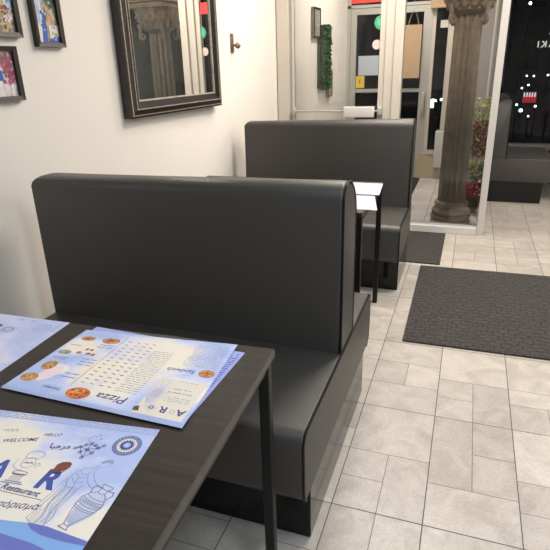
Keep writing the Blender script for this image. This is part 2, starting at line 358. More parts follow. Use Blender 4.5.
# ------------------------------------------------------------ booths
def booth(label, loc, rot, W, D, yb, bt, rear, ends=(1,), group=None):
    """local: x 0 (outer) to -W, y 0 = base front, back cushion from yb to yb+bt"""
    t = thing('booth_bench', label, 'booth seat', loc, rot, group)
    mk('plinth', B(-W+.01, 0, 0, D, 0, .25, .003, 1), PLINTH, t)
    # back cushion: rounded profile
    p = [(yb, .445)]; H = 1.042; r = .055; r2 = bt-.06
    for k in range(7): a = PI-k*PI/12; p.append((yb+r+r*math.cos(a), H-r+r*math.sin(a)))
    for k in range(7): a = PI/2-k*PI/12; p.append((yb+bt-r2+r2*math.cos(a), H-r2*.9+r2*.9*math.sin(a)))
    p.append((yb+bt, .445))
    bm = bmesh.new(); prism(bm, p, -W, .003, 'x', .016, 3)
    for v in bm.verts:                                  # soft outer wall-side corner
        if v.co.x < -W+.10 and v.co.z > H-.10:
            dx = (-W+.10-v.co.x)/.10; dz = (v.co.z-(H-.10))/.10
            L = math.hypot(dx, dz)
            if L > 1: s_ = 1/L; v.co.x = -W+.10-.10*dx*s_; v.co.z = H-.10+.10*dz*s_
    bc = mk('backrest', bm, VINYL, t, True, ang=60)
    for e in ends: 
        bm = bmesh.new(); xx = .0 if e else -W+.004
        tube(bm, [(xx, a+(.006 if a < yb+bt/2 else -.006), max(b-.004, .452)) for a, b in p], .005, 6)
        mk('piping', bm, PIPE, bc, True)
    def cushion(y0, y1, front):
        ym = y0 if front else y1; s = 1 if front else -1
        # profile in y,z: front lip tilts inward to the plinth
        rr = .04
        q = [((y1 if front else y0), .215), ((y1 if front else y0), .455)]
        for k in range(7):
            a = PI/2+k*PI/12
            q.append((ym+s*(rr+rr*math.cos(a)), .455-rr+rr*math.sin(a)))
        q += [(ym+s*.003, .26), (ym+s*.010, .228), (ym+s*.030, .212)]
        bm = bmesh.new(); prism(bm, q, -W+.005, .008, 'x', .014, 3)
        c = mk('seat_cushion', bm, VINYL, t, True, ang=60)
        for e in ends:
            bm = bmesh.new(); xx = .0025 if e else -W+.012
            tube(bm, [(xx, a+s*.006 if i < 9 else a+s*.004, b-.004) for i, (a, b) in enumerate(q[1:])], .0055, 6)
            mk('piping', bm, PIPE, c, True)
    if not rear: cushion(-.09, yb+bt, True); return t
    y0, y1, rr = -.09, D+.10, .04
    q = [(y0+.030, .212), (y0+.010, .228), (y0+.003, .26)]
    for k in range(7): a = PI-k*PI/12; q.append((y0+rr+rr*math.cos(a), .455-rr+rr*math.sin(a)))
    n0 = len(q)
    for k in range(7): a = PI/2-k*PI/12; q.append((y1-rr+rr*math.cos(a), .455-rr+rr*math.sin(a)))
    q += [(y1-.003, .30), (y1-.012, .25), (y1-.05, .212)]
    bm = bmesh.new(); prism(bm, q, -W+.005, .008, 'x', .012, 3)
    c = mk('seat_cushion', bm, VINYL, t, True, ang=60)
    bm = bmesh.new(); tube(bm, [(.0035, a+(.004 if i < n0-3 else -.004 if i > n0+3 else 0), b-.004) for i, (a, b) in enumerate(q)], .0048, 6)
    mk('piping', bm, PIPE, c, True)
    return t
booth('dark grey vinyl double booth bench directly behind the near table, nearest the camera', (-.344, 1.205, 0), 0, 1.222, .85, .375, .205, True)
booth('dark grey vinyl booth bench in the middle distance in front of the glass partition', (-.342, 3.262, 0), 0, 1.205, .52, .40, .15, False)
booth('dark grey vinyl booth bench seen end-on beside the dark shop window at right', (.755, 6.76, 0), PI/2, .85, .52, .37, .16, False, ends=(0, 1))

# ------------------------------------------------------------ tables
def table(label, loc, rot, L, Dp, inset=.028):
    """local origin at the far right corner of the top, on the floor; x -L..0, y -Dp..0"""
    t = thing('dining_table', label, 'table', loc, rot)
    tp = mk('tabletop', B(-L, 0, -Dp, 0, .729, .75, .0015, 1), TABLE, t)
    mk('edge_band', B(-.0005, .0012, -Dp+.002, -.002, .7300, .7485), TEDGE, tp)
    bm = bmesh.new(); i = inset
    box(bm, -L+i, -i, -i-.02, -i, .698, .7287); box(bm, -L+i, -i, -Dp+i, -Dp+i+.02, .698, .7287)
    box(bm, -i-.02, -i, -Dp+i, -i, .698, .7287); box(bm, -L+i, -L+i+.02, -Dp+i, -i, .698, .7287)
    mk('apron', bm, METAL, t)
    for x in (-i+.006-.028, -L+i-.006):
        for y in (-i+.006-.028, -Dp+i-.006):
            lg = mk('leg', B(x, x+.028, y, y+.028, .008, .7287, .003, 1), METAL, t)
            mk('foot_cap', B(x+.001, x+.027, y+.001, y+.027, 0, .009), PLINTH, lg)
    return t
table('near black woodgrain dining table in the lower left corner with menus on it', (-.392, 1.058, 0), R(2.6), 1.30, .70, .012)
table('black dining table between the two left-hand booths, mostly hidden behind the near bench', (-.436, 3.055, 0), R(1.0), 1.10, .70, .006)
table('small black dining table beside the end-on booth at the right edge by the window', (1.30, 6.62, 0), 0, .38, .70, .02)

# ------------------------------------------------------------ printed menus
def paper(name, c0, c1, c2, blobs):
    m, nt, b = nodes(name); b.inputs['Roughness'].default_value = .45
    uv = nt.nodes.new('ShaderNodeTexCoord'); n = nt.nodes.new('ShaderNodeTexNoise'); n.inputs['Scale'].default_value = 5; n.inputs['Detail'].default_value = 5
    nt.links.new(uv.outputs['UV'], n.inputs['Vector'])
    acc = None
    for (bx, by, br) in blobs:
        dn = nt.nodes.new('ShaderNodeVectorMath'); dn.operation = 'DISTANCE'; dn.inputs[1].default_value = (bx, by, 0)
        nt.links.new(uv.outputs['UV'], dn.inputs[0])
        mr = nt.nodes.new('ShaderNodeMapRange'); mr.inputs['From Min'].default_value = br; mr.inputs['From Max'].default_value = br*.35
        nt.links.new(dn.outputs['Value'], mr.inputs['Value'])
        if acc is None: acc = mr.outputs[0]
        else:
            mm = nt.nodes.new('ShaderNodeMath'); mm.operation = 'MAXIMUM'; nt.links.new(acc, mm.inputs[0]); nt.links.new(mr.outputs[0], mm.inputs[1]); acc = mm.outputs[0]
    ns = nt.nodes.new('ShaderNodeMapRange'); ns.inputs['From Min'].default_value = .35; ns.inputs['From Max'].default_value = .65; ns.inputs['To Min'].default_value = -.3; ns.inputs['To Max'].default_value = .3
    nt.links.new(n.outputs['Fac'], ns.inputs['Value'])
    ad = nt.nodes.new('ShaderNodeMath'); ad.operation = 'ADD'; ad.use_clamp = True; nt.links.new(acc, ad.inputs[0]); nt.links.new(ns.outputs[0], ad.inputs[1])
    r = nt.nodes.new('ShaderNodeValToRGB'); e = r.color_ramp.elements; e[0].color = (*c0, 1); e[1].color = (*c2, 1); e[1].position = .85
    k = e.new(.4); k.color = (*c1, 1)
    nt.links.new(ad.outputs[0], r.inputs[0]); nt.links.new(r.outputs[0], b.inputs['Base Color']); return m
INK = mat('navy_ink', (.045, .06, .20), .5); INKB = mat('royal_blue_ink', (.05, .085, .36), .5); INKG = mat('grey_violet_ink', (.30, .31, .44), .5)
INKL = mat('lilac_ink', (.34, .40, .66), .5); INKR = mat('ring_ink', (.17, .20, .38), .5); PALE = mat('pale_violet_ink', (.56, .58, .74), .5)
WAVE1 = mat('wave_sky', (.22, .40, .74), .45); WAVE2 = mat('wave_violet', (.14, .17, .50), .45); BLACKI = mat('black_ink', (.03, .03, .05), .5)
ROSE = mat('brick_red_ink', (.20, .055, .045), .5); CREAMI = mat('cream_ink', (.74, .68, .58), .5)
ORNG = mat('pizza_orange', (.62, .17, .04), .5, var=.6, vscale=160); BUN = mat('burger_brown', (.48, .24, .09), .5, var=.6, vscale=170); GREENI = mat('salad_green', (.25, .33, .22), .5, var=.4, vscale=150)
class Sheet:
    """corners in reading order TL, TR, BR, BL (world xy); prints are given in cm, x right, y down"""
    def __init__(s, label, corners, z, m, W=42, H=29.7, group=None, lift=None):
        s.c = [Vector((*c, 0)) for c in corners]; s.W, s.H = W, H; s.lift = lift
        s.o = sum(s.c, Vector())/4; s.o.z = z
        s.root = thing('paper_menu', label, 'menu', tuple(s.o), 0, group)
        s.k = 1; bm = bmesh.new(); uvl = bm.loops.layers.uv.new('UVMap'); N = 16
        g = [[bm.verts.new(s.P(W*i/N, H*j/N, 0)) for j in range(N+1)] for i in range(N+1)]
        for i in range(N):
            for j in range(N):
                f = bm.faces.new((g[i][j], g[i][j+1], g[i+1][j+1], g[i+1][j]))
                for l, (a, b) in zip(f.loops, ((i, j), (i, j+1), (i+1, j+1), (i+1, j))): l[uvl].uv = (a/N, b/N)
        s.sheet = mk('sheet', bm, m, s.root)
        md = s.sheet.modifiers.new('thickness', 'SOLIDIFY'); md.thickness = .00025; md.offset = -1
    def P(s, x, y, k):
        u, v = x/s.W, y/s.H; TL, TR, BR, BL = s.c
        p = TL*(1-u)*(1-v)+TR*u*(1-v)+BR*u*v+BL*(1-u)*v
        z = (s.lift(u, v) if s.lift else 0)
        return Vector((p.x-s.o.x, p.y-s.o.y, .0004+z+.00018*k))
    def fill(s, bm, pts, k=1):
        f = bm.faces.new([bm.verts.new(s.P(x, y, k)) for x, y in pts])
    def line(s, bm, pts, w, k=1, closed=False):
        n = len(pts)
        if closed: pts = list(pts)+[pts[0]]
        for (x0, y0), (x1, y1) in zip(pts, pts[1:]):
            L = math.hypot(x1-x0, y1-y0)
            if L < 1e-6: continue
            nx, ny = -(y1-y0)/L*w/2, (x1-x0)/L*w/2
            s.fill(bm, [(x0+nx, y0+ny), (x1+nx, y1+ny), (x1-nx, y1-ny), (x0-nx, y0-ny)], k)
    def ell(s, cx, cy, rx, ry, n=28, a0=0, a1=2*PI, t=0):
        out = []
        for i in range(n+(0 if a1-a0 > 6.2 else 1)):
            a = a0+(a1-a0)*i/n; x, y = rx*math.cos(a), ry*math.sin(a)
            out.append((cx+x*math.cos(t)-y*math.sin(t), cy+x*math.sin(t)+y*math.cos(t)))
        return out
    def part(s, name, bm, m):
        bmesh.ops.triangulate(bm, faces=[f for f in bm.faces if len(f.verts) > 4])
        me = bpy.data.meshes.new(name); bm.to_mesh(me); bm.free(); me.materials.append(m)
        o = bpy.data.objects.new(name, me); COL.objects.link(o); o.parent = s.root; return o
    def text(s, name, body, x, y, size, m, rot=0, shear=0, bold=0, k=2, sx=1, track=1, align='LEFT'):
        o = textmesh(body, size, Matrix.Identity(4), m, name, s.root, bold, track, align, shear)
        c, sn = math.cos(rot), math.sin(rot)
        for v in o.data.vertices:
            a, b = v.co.x*sx, v.co.y; v.co = s.P(x+a*c-b*sn, y-(b*c+a*sn), k)
        return o
def emblem(s, cx, cy, r, name='emblem'):
    bm = bmesh.new(); s.fill(bm, s.ell(cx, cy, r, r, 40), 1); s.part(name, bm, INKR if r > 1.5 else INK)
    bm = bmesh.new(); s.fill(bm, s.ell(cx, cy, r*.68, r*.68, 40), 2); s.part(name, bm, CREAMI)
    bm = bmesh.new()
    for i in range(16):
        a = i*PI/8; s.fill(bm, [(cx+r*.60*math.cos(a), cy+r*.60*math.sin(a)), (cx+r*.40*math.cos(a+.16), cy+r*.40*math.sin(a+.16)), (cx+r*.40*math.cos(a-.16), cy+r*.40*math.sin(a-.16))], 3)
    s.fill(bm, s.ell(cx, cy, r*.44, r*.44), 3); 
    for i in range(26):
        a = i*2*PI/26; s.line(bm, [(cx+r*.84*math.cos(a), cy+r*.84*math.sin(a)), (cx+r*.93*math.cos(a+.08), cy+r*.93*math.sin(a+.08))], .10*r/2.7, 3)
    s.part(name, bm, INKB)
    bm = bmesh.new()
    for i in range(22): a = i*2*PI/22; s.line(bm, [(cx+r*.76*math.cos(a), cy+r*.76*math.sin(a)), (cx+r*.92*math.cos(a+.06), cy+r*.92*math.sin(a+.06))], .12*r/2.7, 3)
    s.fill(bm, s.ell(cx, cy, r*.26, r*.26), 4); s.part(name, bm, mat('sky_ink', (.36, .48, .78), .5)) if r > 1.5 else s.part(name, bm, PALE)
    bm = bmesh.new(); s.fill(bm, s.ell(cx, cy, r*.12, r*.12), 5); s.part(name, bm, PALE)
def key_border(s, x0, x1, y, h, m, side=1):
    bm = bmesh.new(); x = x0
    while x < x1:
        s.line(bm, [(x, y+h), (x, y), (x+h*1.1, y), (x+h*1.1, y+h*.6), (x+h*.5, y+h*.6)], h*.22, 1)
        s.line(bm, [(x, y+h), (x+h*1.6, y+h)], h*.2, 1); x += h*1.6
    s.part('key_border', bm, m)
def amphora(s, cx, cy, sc_, rot, w=.10, m=None, k=2):
    def T(x, y): c, n = math.cos(rot), math.sin(rot); return (cx+sc_*(x*c-y*n), cy+sc_*(x*n+y*c))
    prof = [(.9, 0), (.75, .5), (.55, .9), (.6, 1.4), (1.4, 2.1), (1.9, 3.1), (1.75, 4.4), (1.1, 6), (.5, 7.3), (.45, 7.7), (.8, 8.1)]
    bm = bmesh.new()
    s.line(bm, [T(x, y) for x, y in prof]+[T(-x, y) for x, y in prof[::-1]], w, k, True)
    for yy, xx in ((.5, .75), (1.4, .6), (2.4, 1.58), (2.9, 1.82), (3.9, 1.82), (4.4, 1.75), (4.7, 1.66), (7.3, .5)):
        s.line(bm, [T(-xx, yy), T(-xx*.5, yy+.22), T(0, yy+.3), T(xx*.5, yy+.22), T(xx, yy)], w*.8, k)
    for i in range(9): x = -1.7+i*.42; s.line(bm, [T(x, 3.2), T(x+.2, 3.9), T(x+.4, 3.3)], w*.7, k)
    for i in range(6): x = -1.2+i*.48; s.line(bm, [T(x, 4.9), T(x*.4, 7.1)], w*.5, k)
    for sg in (-1, 1): s.line(bm, [T(sg*.6, .8), T(sg*1.5, .6), T(sg*1.8, 1.2), T(sg*1.4, 2.2)], w*1.3, k)
    s.part('amphora_drawing', bm, m or INKG)
def wash(s, pts, m, k=1, name='colour_wash'):
    bm = bmesh.new(); s.fill(bm, pts, k); s.part(name, bm, m)

# ---- menu in front, "welcome" side up
c7, s7 = math.cos(R(7)), math.sin(R(7))
TR = Vector((-.496, .702)); TL = TR-.42*Vector((c7, s7)); BR = Vector((-.458, .407)); BL = BR-.42*Vector((c7, s7))
PB = paper('menu_front_paper', (.44, .52, .80), (.60, .64, .83), (.82, .76, .66), [(.45, .5, .40), (.60, .72, .30), (.93, .75, .22), (.35, .25, .3)])
s = Sheet('welcome paper menu with blue waves, navy letters and an amphora drawing, nearest the camera', [tuple(TL), tuple(TR), tuple(BR), tuple(BL)], .7504, PB)
key_border(s, .2, 41.0, .4, 1.25, INKL)
s.text('greeting_text', 'WELCOME', 14.3, 8.8, 1.35, INK, R(14), .25, .01, sx=1.0)
s.text('greeting_text', 'HELLO', 20.9, 5.7, 1.15, INK, R(8), .25, .01)
s.text('greeting_text', '\uFE8E\uFE92\uFEA3\uFEAE\uFEE3', 24.0, 8.6, 1.9, INK, R(8), 0, .035)
s.text('greeting_text', 'HOLA', 12.3, 5.9, 1.1, INKG, R(9), .25, .0)
s.text('greeting_text', 'CIAO', 12.6, 11.6, 1.1, INK, R(11), .25, .0)
s.text('big_letter', 'A', 16.6, 16.7, 5.6, INKB, 0, .12, .16, sx=1.0)
s.text('big_letter', 'R', 27.1, 17.6, 5.9, INKB, 0, .10, .24, sx=.95)
s.text('restaurant_text', 'e Restaurant', 20.7, 18.9, 1.7, INK, R(-4), .2, .03, sx=.98)
s.text('greek_text', 'Καλωσόρισμα', 18.6, 23.0, 1.85, INK, R(5), .3, .01, sx=1.0)
bm = bmesh.new(); s.line(bm, [(20.9, 19.3), (30.4, 20.0)], .12, 1); s.part('underline', bm, INK)
emblem(s, 37.9, 5.3, 2.7)
# dark red brush shape at the R
bm = bmesh.new(); s.fill(bm, [(28.2, 13.5), (28.2, 12.2), (28.8, 11.5), (30.1, 11.2), (30.7, 11.6), (30.8, 12.5), (30.4, 13.2), (29.6, 13.7), (28.9, 13.9), (28.6, 14.3), (28.2, 14.1)], 4); s.part('red_shape', bm, ROSE)
bm = bmesh.new(); s.line(bm, [(28.4, 14.4), (28.9, 14.1), (29.8, 14.1), (30.4, 13.5)], .16, 5); s.part('red_shape_outline', bm, BLACKI)
# cook's head and hat
bm = bmesh.new()
s.line(bm, [(21.6, 11.8), (21.3, 10.6), (22.0, 9.8), (23.2, 9.6), (24.3, 9.9), (24.6, 10.7), (24.0, 11.5)], .12, 2)
s.line(bm, [(21.7, 11.8), (23.0, 11.5), (24.0, 11.6)], .12, 2); s.line(bm, s.ell(22.8, 12.7, 1.25, 1.25), .10, 2, True)
s.line(bm, [(22.0, 13.0), (22.4, 12.6), (22.9, 12.9), (23.3, 12.5), (23.7, 12.8)], .28, 2)
s.line(bm, [(20.6, 12.2), (20.4, 13.6), (21.4, 14.5), (23.0, 14.6)], .09, 2); s.line(bm, [(24.1, 13.1), (24.9, 12.4), (25.3, 12.9), (24.5, 13.6)], .10, 2)
s.part('chef_drawing', bm, INKG)
# little pedestal
bm = bmesh.new()
s.line(bm, s.ell(23.0, 15.2, 1.4, .45), .16, 2, True); s.line(bm, [(21.7, 15.5), (24.3, 15.5)], .3, 2)
for i in range(6): s.line(bm, [(22.1+i*.36, 15.7), (22.0+i*.38, 17.0)], .13, 2)
s.line(bm, [(21.5, 17.2), (24.7, 17.2)], .25, 2); s.line(bm, [(21.1, 17.6), (25.1, 17.6)], .25, 2); s.part('pedestal_drawing', bm, INKG)
# ornament of dots and leaves
bm = bmesh.new(); C_ = (31.3, 7.5)
nodes_ = ((0, -1.5), (-1.7, -.3), (1.8, -.6), (-1.0, 1.0), (1.3, .9), (.1, 2.3), (0, .2), (2.5, -1.3), (-2.4, .2), (-.9, -1.0), (.95, -1.15))
for (x, y) in nodes_: s.line(bm, s.ell(C_[0]+x, C_[1]+y, .34, .34, 12), .14, 2, True); s.fill(bm, s.ell(C_[0]+x, C_[1]+y, .16, .16, 8), 2)
for a, b in ((0, 1), (0, 2), (1, 3), (2, 4), (3, 5), (4, 5), (6, 0), (6, 3), (6, 4), (6, 5), (1, 8), (2, 7), (1, 6), (2, 6)):
    s.line(bm, [(C_[0]+nodes_[a][0]*.92, C_[1]+nodes_[a][1]*.92), (C_[0]+nodes_[b][0]*.92, C_[1]+nodes_[b][1]*.92)], .13, 2)
s.line(bm, s.ell(31.0, 4.9, .9, .9, 14, .6, 5.2), .09, 2); s.line(bm, [(31.5, 3.5), (31.9, 3.7)], .2, 2); s.line(bm, [(32.1, 4.6), (32.5, 4.5)], .2, 2)
s.part('ornament', bm, INKR)
# draped statue outline, head bowed over the jar
bm = bmesh.new()
s.line(bm, [(35.6, 11.2), (34.9, 11.9), (33.6, 12.0), (32.6, 12.9), (31.9, 14.6), (31.2, 16.6), (31.0, 18.6), (30.5, 20.6), (30.7, 22.4), (30.2, 23.6), (31.4, 24.3), (33.6, 24.6), (34.2, 23.2), (34.1, 21.0), (34.6, 18.9), (34.9, 17.0), (35.3, 15.6)], .10, 2)
s.line(bm, [(35.9, 11.6), (35.5, 12.4), (35.9, 13.4), (36.5, 14.3), (37.4, 15.2), (38.0, 15.6)], .10, 2)
s.line(bm, [(34.9, 12.6), (34.9, 13.6), (35.4, 14.7), (36.2, 15.6), (37.2, 16.3)], .09, 2)
s.line(bm, [(33.0, 12.8), (33.9, 13.6), (34.9, 13.4)], .09, 2); s.line(bm, [(32.7, 13.5), (33.7, 14.4), (34.9, 14.2)], .09, 2)
s.line(bm, [(32.3, 14.4), (33.4, 15.5), (35.0, 15.2)], .09, 2); s.line(bm, [(31.9, 15.6), (33.0, 16.6), (34.8, 16.6)], .08, 2)
for i in range(10):
    f = i/9; k = .35*math.sin(i*2.3)
    s.line(bm, [(32.0+2.6*f, 16.2+.7*f), (31.6+2.7*f+k*.5, 18.4), (31.1+2.9*f-k, 20.6), (31.1+2.9*f+k, 22.6), (30.7+3.2*f, 24.2)], .05+.04*(i % 3 == 0), 2)
s.line(bm, [(31.9, 14.6), (32.6, 17.0), (32.0, 20.0), (32.6, 23.0), (32.2, 24.3)], .13, 2); s.line(bm, [(33.6, 14.4), (33.9, 18.0), (33.3, 21.0), (33.8, 24.4)], .12, 2)
s.part('statue_drawing', bm, INKG)
bm = bmesh.new(); s.line(bm, s.ell(36.6, 10.6, 1.2, .85, 20, t=-.5), .09, 2, True)
s.fill(bm, [(35.5, 10.2), (36.2, 9.5), (37.2, 9.3), (37.9, 9.9), (37.5, 10.3), (36.6, 10.2), (36.0, 10.6)], 2); s.part('statue_head_drawing', bm, INKL)
wash(s, [(39.7, 16.5), (41.3, 18.4), (40.2, 21.4), (37.6, 24.3), (36.6, 22.2), (36.9, 18.5), (38.2, 16.7)], PALE)
amphora(s, 39.7, 15.2, 1.18, R(17), .15, INKR)
# waves along the foot of the sheet
wash(s, [(0, 24.0), (6, 23.2), (14, 23.4), (22, 24.6), (27, 24.7), (31.5, 24.4), (34.3, 24.8), (38, 25.4), (42, 26.0), (42, 29.6), (0, 29.6)], WAVE1, 1, 'wave_print')
wash(s, [(31.0, 24.4), (34.5, 24.5), (38.5, 25.2), (42, 25.8), (42, 26.6), (38, 26.5), (34.5, 26.1), (32.3, 25.4)], WAVE2, 2, 'wave_print')
wash(s, [(14, 28.0), (22, 27.0), (28, 26.9), (34, 27.6), (38, 28.6), (42, 29.3), (42, 29.6), (14, 29.6)], WAVE2, 2, 'wave_print')

# ---- the pizza price list, facing the far side of the table
PA = paper('menu_price_paper', (.40, .50, .80), (.60, .64, .84), (.84, .77, .66), [(.52, .42, .38), (.40, .72, .38), (.12, .35, .22), (.85, .35, .10), (.88, .72, .18), (.45, .20, .2)])
liftA = lambda u, v: .0025+.004*max(0, 1-u*2.2)*max(0, v-.4)
# the loose sheet below it
s2 = Sheet('blue paper menu lying underneath the pizza price list, only its edge showing', [(-.461, .728), (-.885, .742), (-.885, 1.032), (-.452, 1.018)], .7504, paper('menu_under_paper', (.34, .38, .74), (.46, .50, .80), (.62, .64, .84), [(.5, .5, .2)]))
bm = bmesh.new(); rn = random.Random(8)
for i in range(16): s2.line(bm, [(.7, 14+i*.95), (1.2+rn.random()*1.2, 14+i*.95)], .35, 1)
s2.part('fine_text', bm, INKB)
s = Sheet('pizza price list paper menu with food photos, upside down in the middle of the table', [(-.456, .715), (-.902, .721), (-.896, 1.004), (-.48, 1.04)], .7511, PA, lift=liftA)
key_border(s, .3, 41.2, .25, .75, INKL)
s.text('heading_text', 'Pizza', 14.0, 4.9, 3.1, INK, 0, .15, .01, sx=1.15)
s.text('heading_text', 'Sandwich', 5.2, 17.5, 1.8, INK, 0, .1, .01, sx=1.0)
s.text('heading_text', 'Starters', 29.5, 3.8, 1.4, INK, 0, .1, .0, sx=1.0)
s.text('big_letter', 'A', 1.2, 4.5, 2.5, INK, 0, 0, .05, sx=1.1); s.text('big_letter', 'R', 5.0, 4.5, 2.5, INK, 0, 0, .05, sx=1.1)
bm = bmesh.new(); s.line(bm, s.ell(3.9, 3.6, .45, .55, 12), .12, 2, True); s.part('pedestal_drawing', bm, INKG)
emblem(s, 8.4, 3.7, 1.05)
wash(s, [(.8, 1.4), (11.4, 1.4), (11.4, 13.6), (.8, 13.6)], CREAMI, 1)
amphora(s, 9.6, 12.6, -1.1, R(0), .10, PALE, 2)
wash(s, s.ell(9.8, 8.0, 1.2, 3.2, 20, t=.1), mat('ghost_violet', (.62, .62, .72), .5), 2)
bm = bmesh.new(); s.fill(bm, [(10.3, 2.0), (11.6, 1.9), (11.8, 3.0), (10.9, 3.5)], 3); s.part('stand_print', bm, mat('brown_ink', (.12, .07, .05), .5))
def pic(s, cx, cy, rx, ry, m, m2, t=0, name='food_photo'):
    rn = random.Random(int(cx*10+cy)); bm = bmesh.new(); s.fill(bm, s.ell(cx, cy, rx, ry, 24, t=t), 2); s.part(name, bm, m)
    bm = bmesh.new()
    for i in range(9): a = rn.random()*2*PI; q = rn.random()*.65; s.fill(bm, s.ell(cx+rx*q*math.cos(a), cy+ry*q*math.sin(a), rx*.13, ry*.13, 8), 3)
    s.part(name, bm, m2)
REDI = mat('tomato_red', (.42, .06, .02), .5); YEL = mat('cheese_yellow', (.72, .48, .18), .5)
pic(s, 25.2, 3.4, 2.7, 2.0, ORNG, YEL); 
bm = bmesh.new()
for (x, y) in ((24.0, 2.4), (26.3, 2.6), (25.1, 4.2), (23.6, 4.0), (26.9, 4.1), (25.0, 2.9)): s.fill(bm, s.ell(x, y, .42, .38, 10), 4)
s.part('food_photo', bm, REDI)
pic(s, 38.6, 11.2, 1.7, 2.0, BUN, YEL); pic(s, 39.3, 5.6, 2.0, 1.7, BUN, YEL); pic(s, 38.2, 25.2, 1.9, 1.1, BUN, REDI); pic(s, 31.8, 25.3, 2.4, 1.4, BUN, REDI); pic(s, 2.5, 17.0, 1.9, 1.4, BUN, REDI)
wash(s, s.ell(36.2, 8.4, 1.9, 3.6, 24, t=.2), mat('blush_ink', (.80, .66, .68), .5), 1)
for (x, y) in ((34.9, 20.1), (33.6, 20.0)): pic(s, x, y, .5, .55, BUN, REDI)
for (x, y) in ((35.9, 18.2), (33.4, 18.2), (32.0, 18.0)): pic(s, x, y, .65, .6, BUN, REDI)
pic(s, 39.3, 17.6, 1.6, 1.0, GREENI, YEL)
bm = bmesh.new(); rn = random.Random(4)
def rows(x0, x1, y0, y1, step, w=.16, gap=.25, k=2):
    y = y0
    while y < y1:
        x = x0
        while x < x1-.4:
            l = min(.5+rn.random()*1.4, x1-x); s.line(bm, [(x, y), (x+l, y)], w, k); x += l+gap+rn.random()*.25
        y += step
def blk(m=INKG):
    global bm
    s.part('text_block', bm, m); bm = bmesh.new()
rows(13.4, 19.0, 6.6, 23.2, .78, .15); blk()
rows(1.2, 9.6, 19.2, 27.6, .70, .15, .2); blk()
rows(1.8, 7.4, 6.4, 8.2, .6, .14); rows(2.2, 7.6, 9.2, 9.6, .7, .26, .12); rows(3.0, 7.2, 10.4, 10.6, .6, .2); rows(2.6, 6.8, 13.0, 13.2, .6, .14)
s.part('text_block', bm, INKG)
bm = bmesh.new()
for x0 in (19.8, 21.8, 24.0, 26.4):
    y = 7.2
    while y < 26: s.line(bm, [(x0, y), (x0+.9, y+.05)], .20, 2); y += 1.55
y = 7.0
for yy in (8.0, 9.4, 13.4, 14.6, 15.9, 21.8, 22.9): 
    for x0 in (29.3, 31.4): s.line(bm, [(x0, yy), (x0+1.5+rn.random()*.5, yy)], .18, 2)
s.line(bm, [(28.6, 5.6), (28.6, 27.5)], .10, 2)
s.line(bm, [(37.4, 21.4), (40.6, 21.4)], .16, 2); s.line(bm, [(36.6, 15.2), (40.9, 15.2)], .16, 2); s.line(bm, [(36.9, 14.5), (40.2, 14.5)], .16, 2)
s.part('text_block', bm, INK)

# ---- pale menu at the left edge
PC = paper('menu_left_paper', (.50, .55, .82), (.64, .66, .85), (.80, .74, .70), [(.40, .35, .28), (.22, .30, .2)])
s = Sheet('pale lilac paper menu against the wall at the far left end of the near table', [(-.957, .735), (-1.376, .717), (-1.39, 1.013), (-.972, 1.031)], .7504, PC)
key_border(s, .3, 41.2, .35, .8, INKL)
bm = bmesh.new()
s.line(bm, s.ell(14.0, 22.2, 2.3, 1.6, 24), .16, 1, True); s.line(bm, s.ell(14.0, 22.2, 1.5, 1.0, 20), .5, 1, True)
for i in range(7): s.line(bm, [(12.4+i*.5, 21.5), (12.8+i*.5, 23.0)], .10, 1)
s.part('oval_drawing', bm, INKG)
bm = bmesh.new()
for i in range(12): s.line(bm, [(2.2+i*.45, 14+i*.25), (2.6+i*.55, 18+.5*math.sin(i)), (2.4+i*.65, 22+.5*math.sin(i)), (3.6+i*.6, 27)], .10, 1)
s.line(bm, s.ell(5.6, 25.2, 2.4, 2.1, 18), .3, 1, True); s.line(bm, s.ell(5.6, 25.2, 1.2, 1.1, 14), .3, 1, True)
s.part('ghost_drawing', bm, INKL)
bm = bmesh.new(); s.line(bm, [(7.5, 2), (14, 18), (18, 21)], .16, 1); s.part('ghost_line', bm, INKG)
bm = bmesh.new(); s.line(bm, [(9.4, 2), (16.6, 19)], .12, 1); s.part('ghost_line', bm, INKG)
for k in range(6): bm = bmesh.new(); s.line(bm, [(9.5+k*1.1, 6+k*2.1), (11.5+k*1.3, 5.8+k*2.1)], .22, 2); s.part('text_block', bm, INKG)
bm = bmesh.new(); s.line(bm, s.ell(18.6, 23.3, 1.3, .75, 20), .5, 2, True); s.part('oval_mark', bm, BLACKI)
bm = bmesh.new()
for i in range(7): s.line(bm, [(1.0+.1*i, 28.4-.7*i), (2.0+.1*i, 28.3-.7*i)], .3, 2)
for x in (10.5, 14.5): s.fill(bm, s.ell(x, 28.0, 1.1, .35, 12), 2)
for i in range(5): s.line(bm, [(3.5+i*.5, 9+i), (6.5+i*.5, 9.3+i)], .14, 2)
s.part('text_block', bm, INKL)

# ---- two menus on the second table and one on the far right table
PD = paper('menu_second_paper', (.50, .50, .66), (.60, .58, .62), (.68, .61, .50), [(.5, .4, .4)])
s = Sheet('white and lilac paper menu on the second table, the farther of its two menus', [(-.405, 2.722), (-.825, 2.722), (-.849, 3.02), (-.429, 3.01)], .7508, PD)
s2 = Sheet('white and lilac paper menu on the second table, the nearer one overhanging the table edge', [(-.79, 2.703), (-.424, 2.700), (-.365, 2.415), (-.76, 2.42)], .7504, PD)
for q in (s, s2):
    key_border(q, .4, q.W-.8, .4, .8, INKL); bm = bmesh.new()
    for j in range(14): q.line(bm, [(3+(j % 3), 4+j*1.7), (q.W-5-(j*7 % 5), 4+j*1.7)], .16, 1)
    q.part('text_block', bm, INKL)
    bm = bmesh.new(); q.line(bm, [(q.W*.55, 4), (q.W*.75, 4)], .7, 2); q.part('heading_text', bm, INKG); bm = bmesh.new(); q.line(bm, [(4, q.H-3), (11, q.H-3)], .7, 2); q.part('heading_text', bm, INKG)
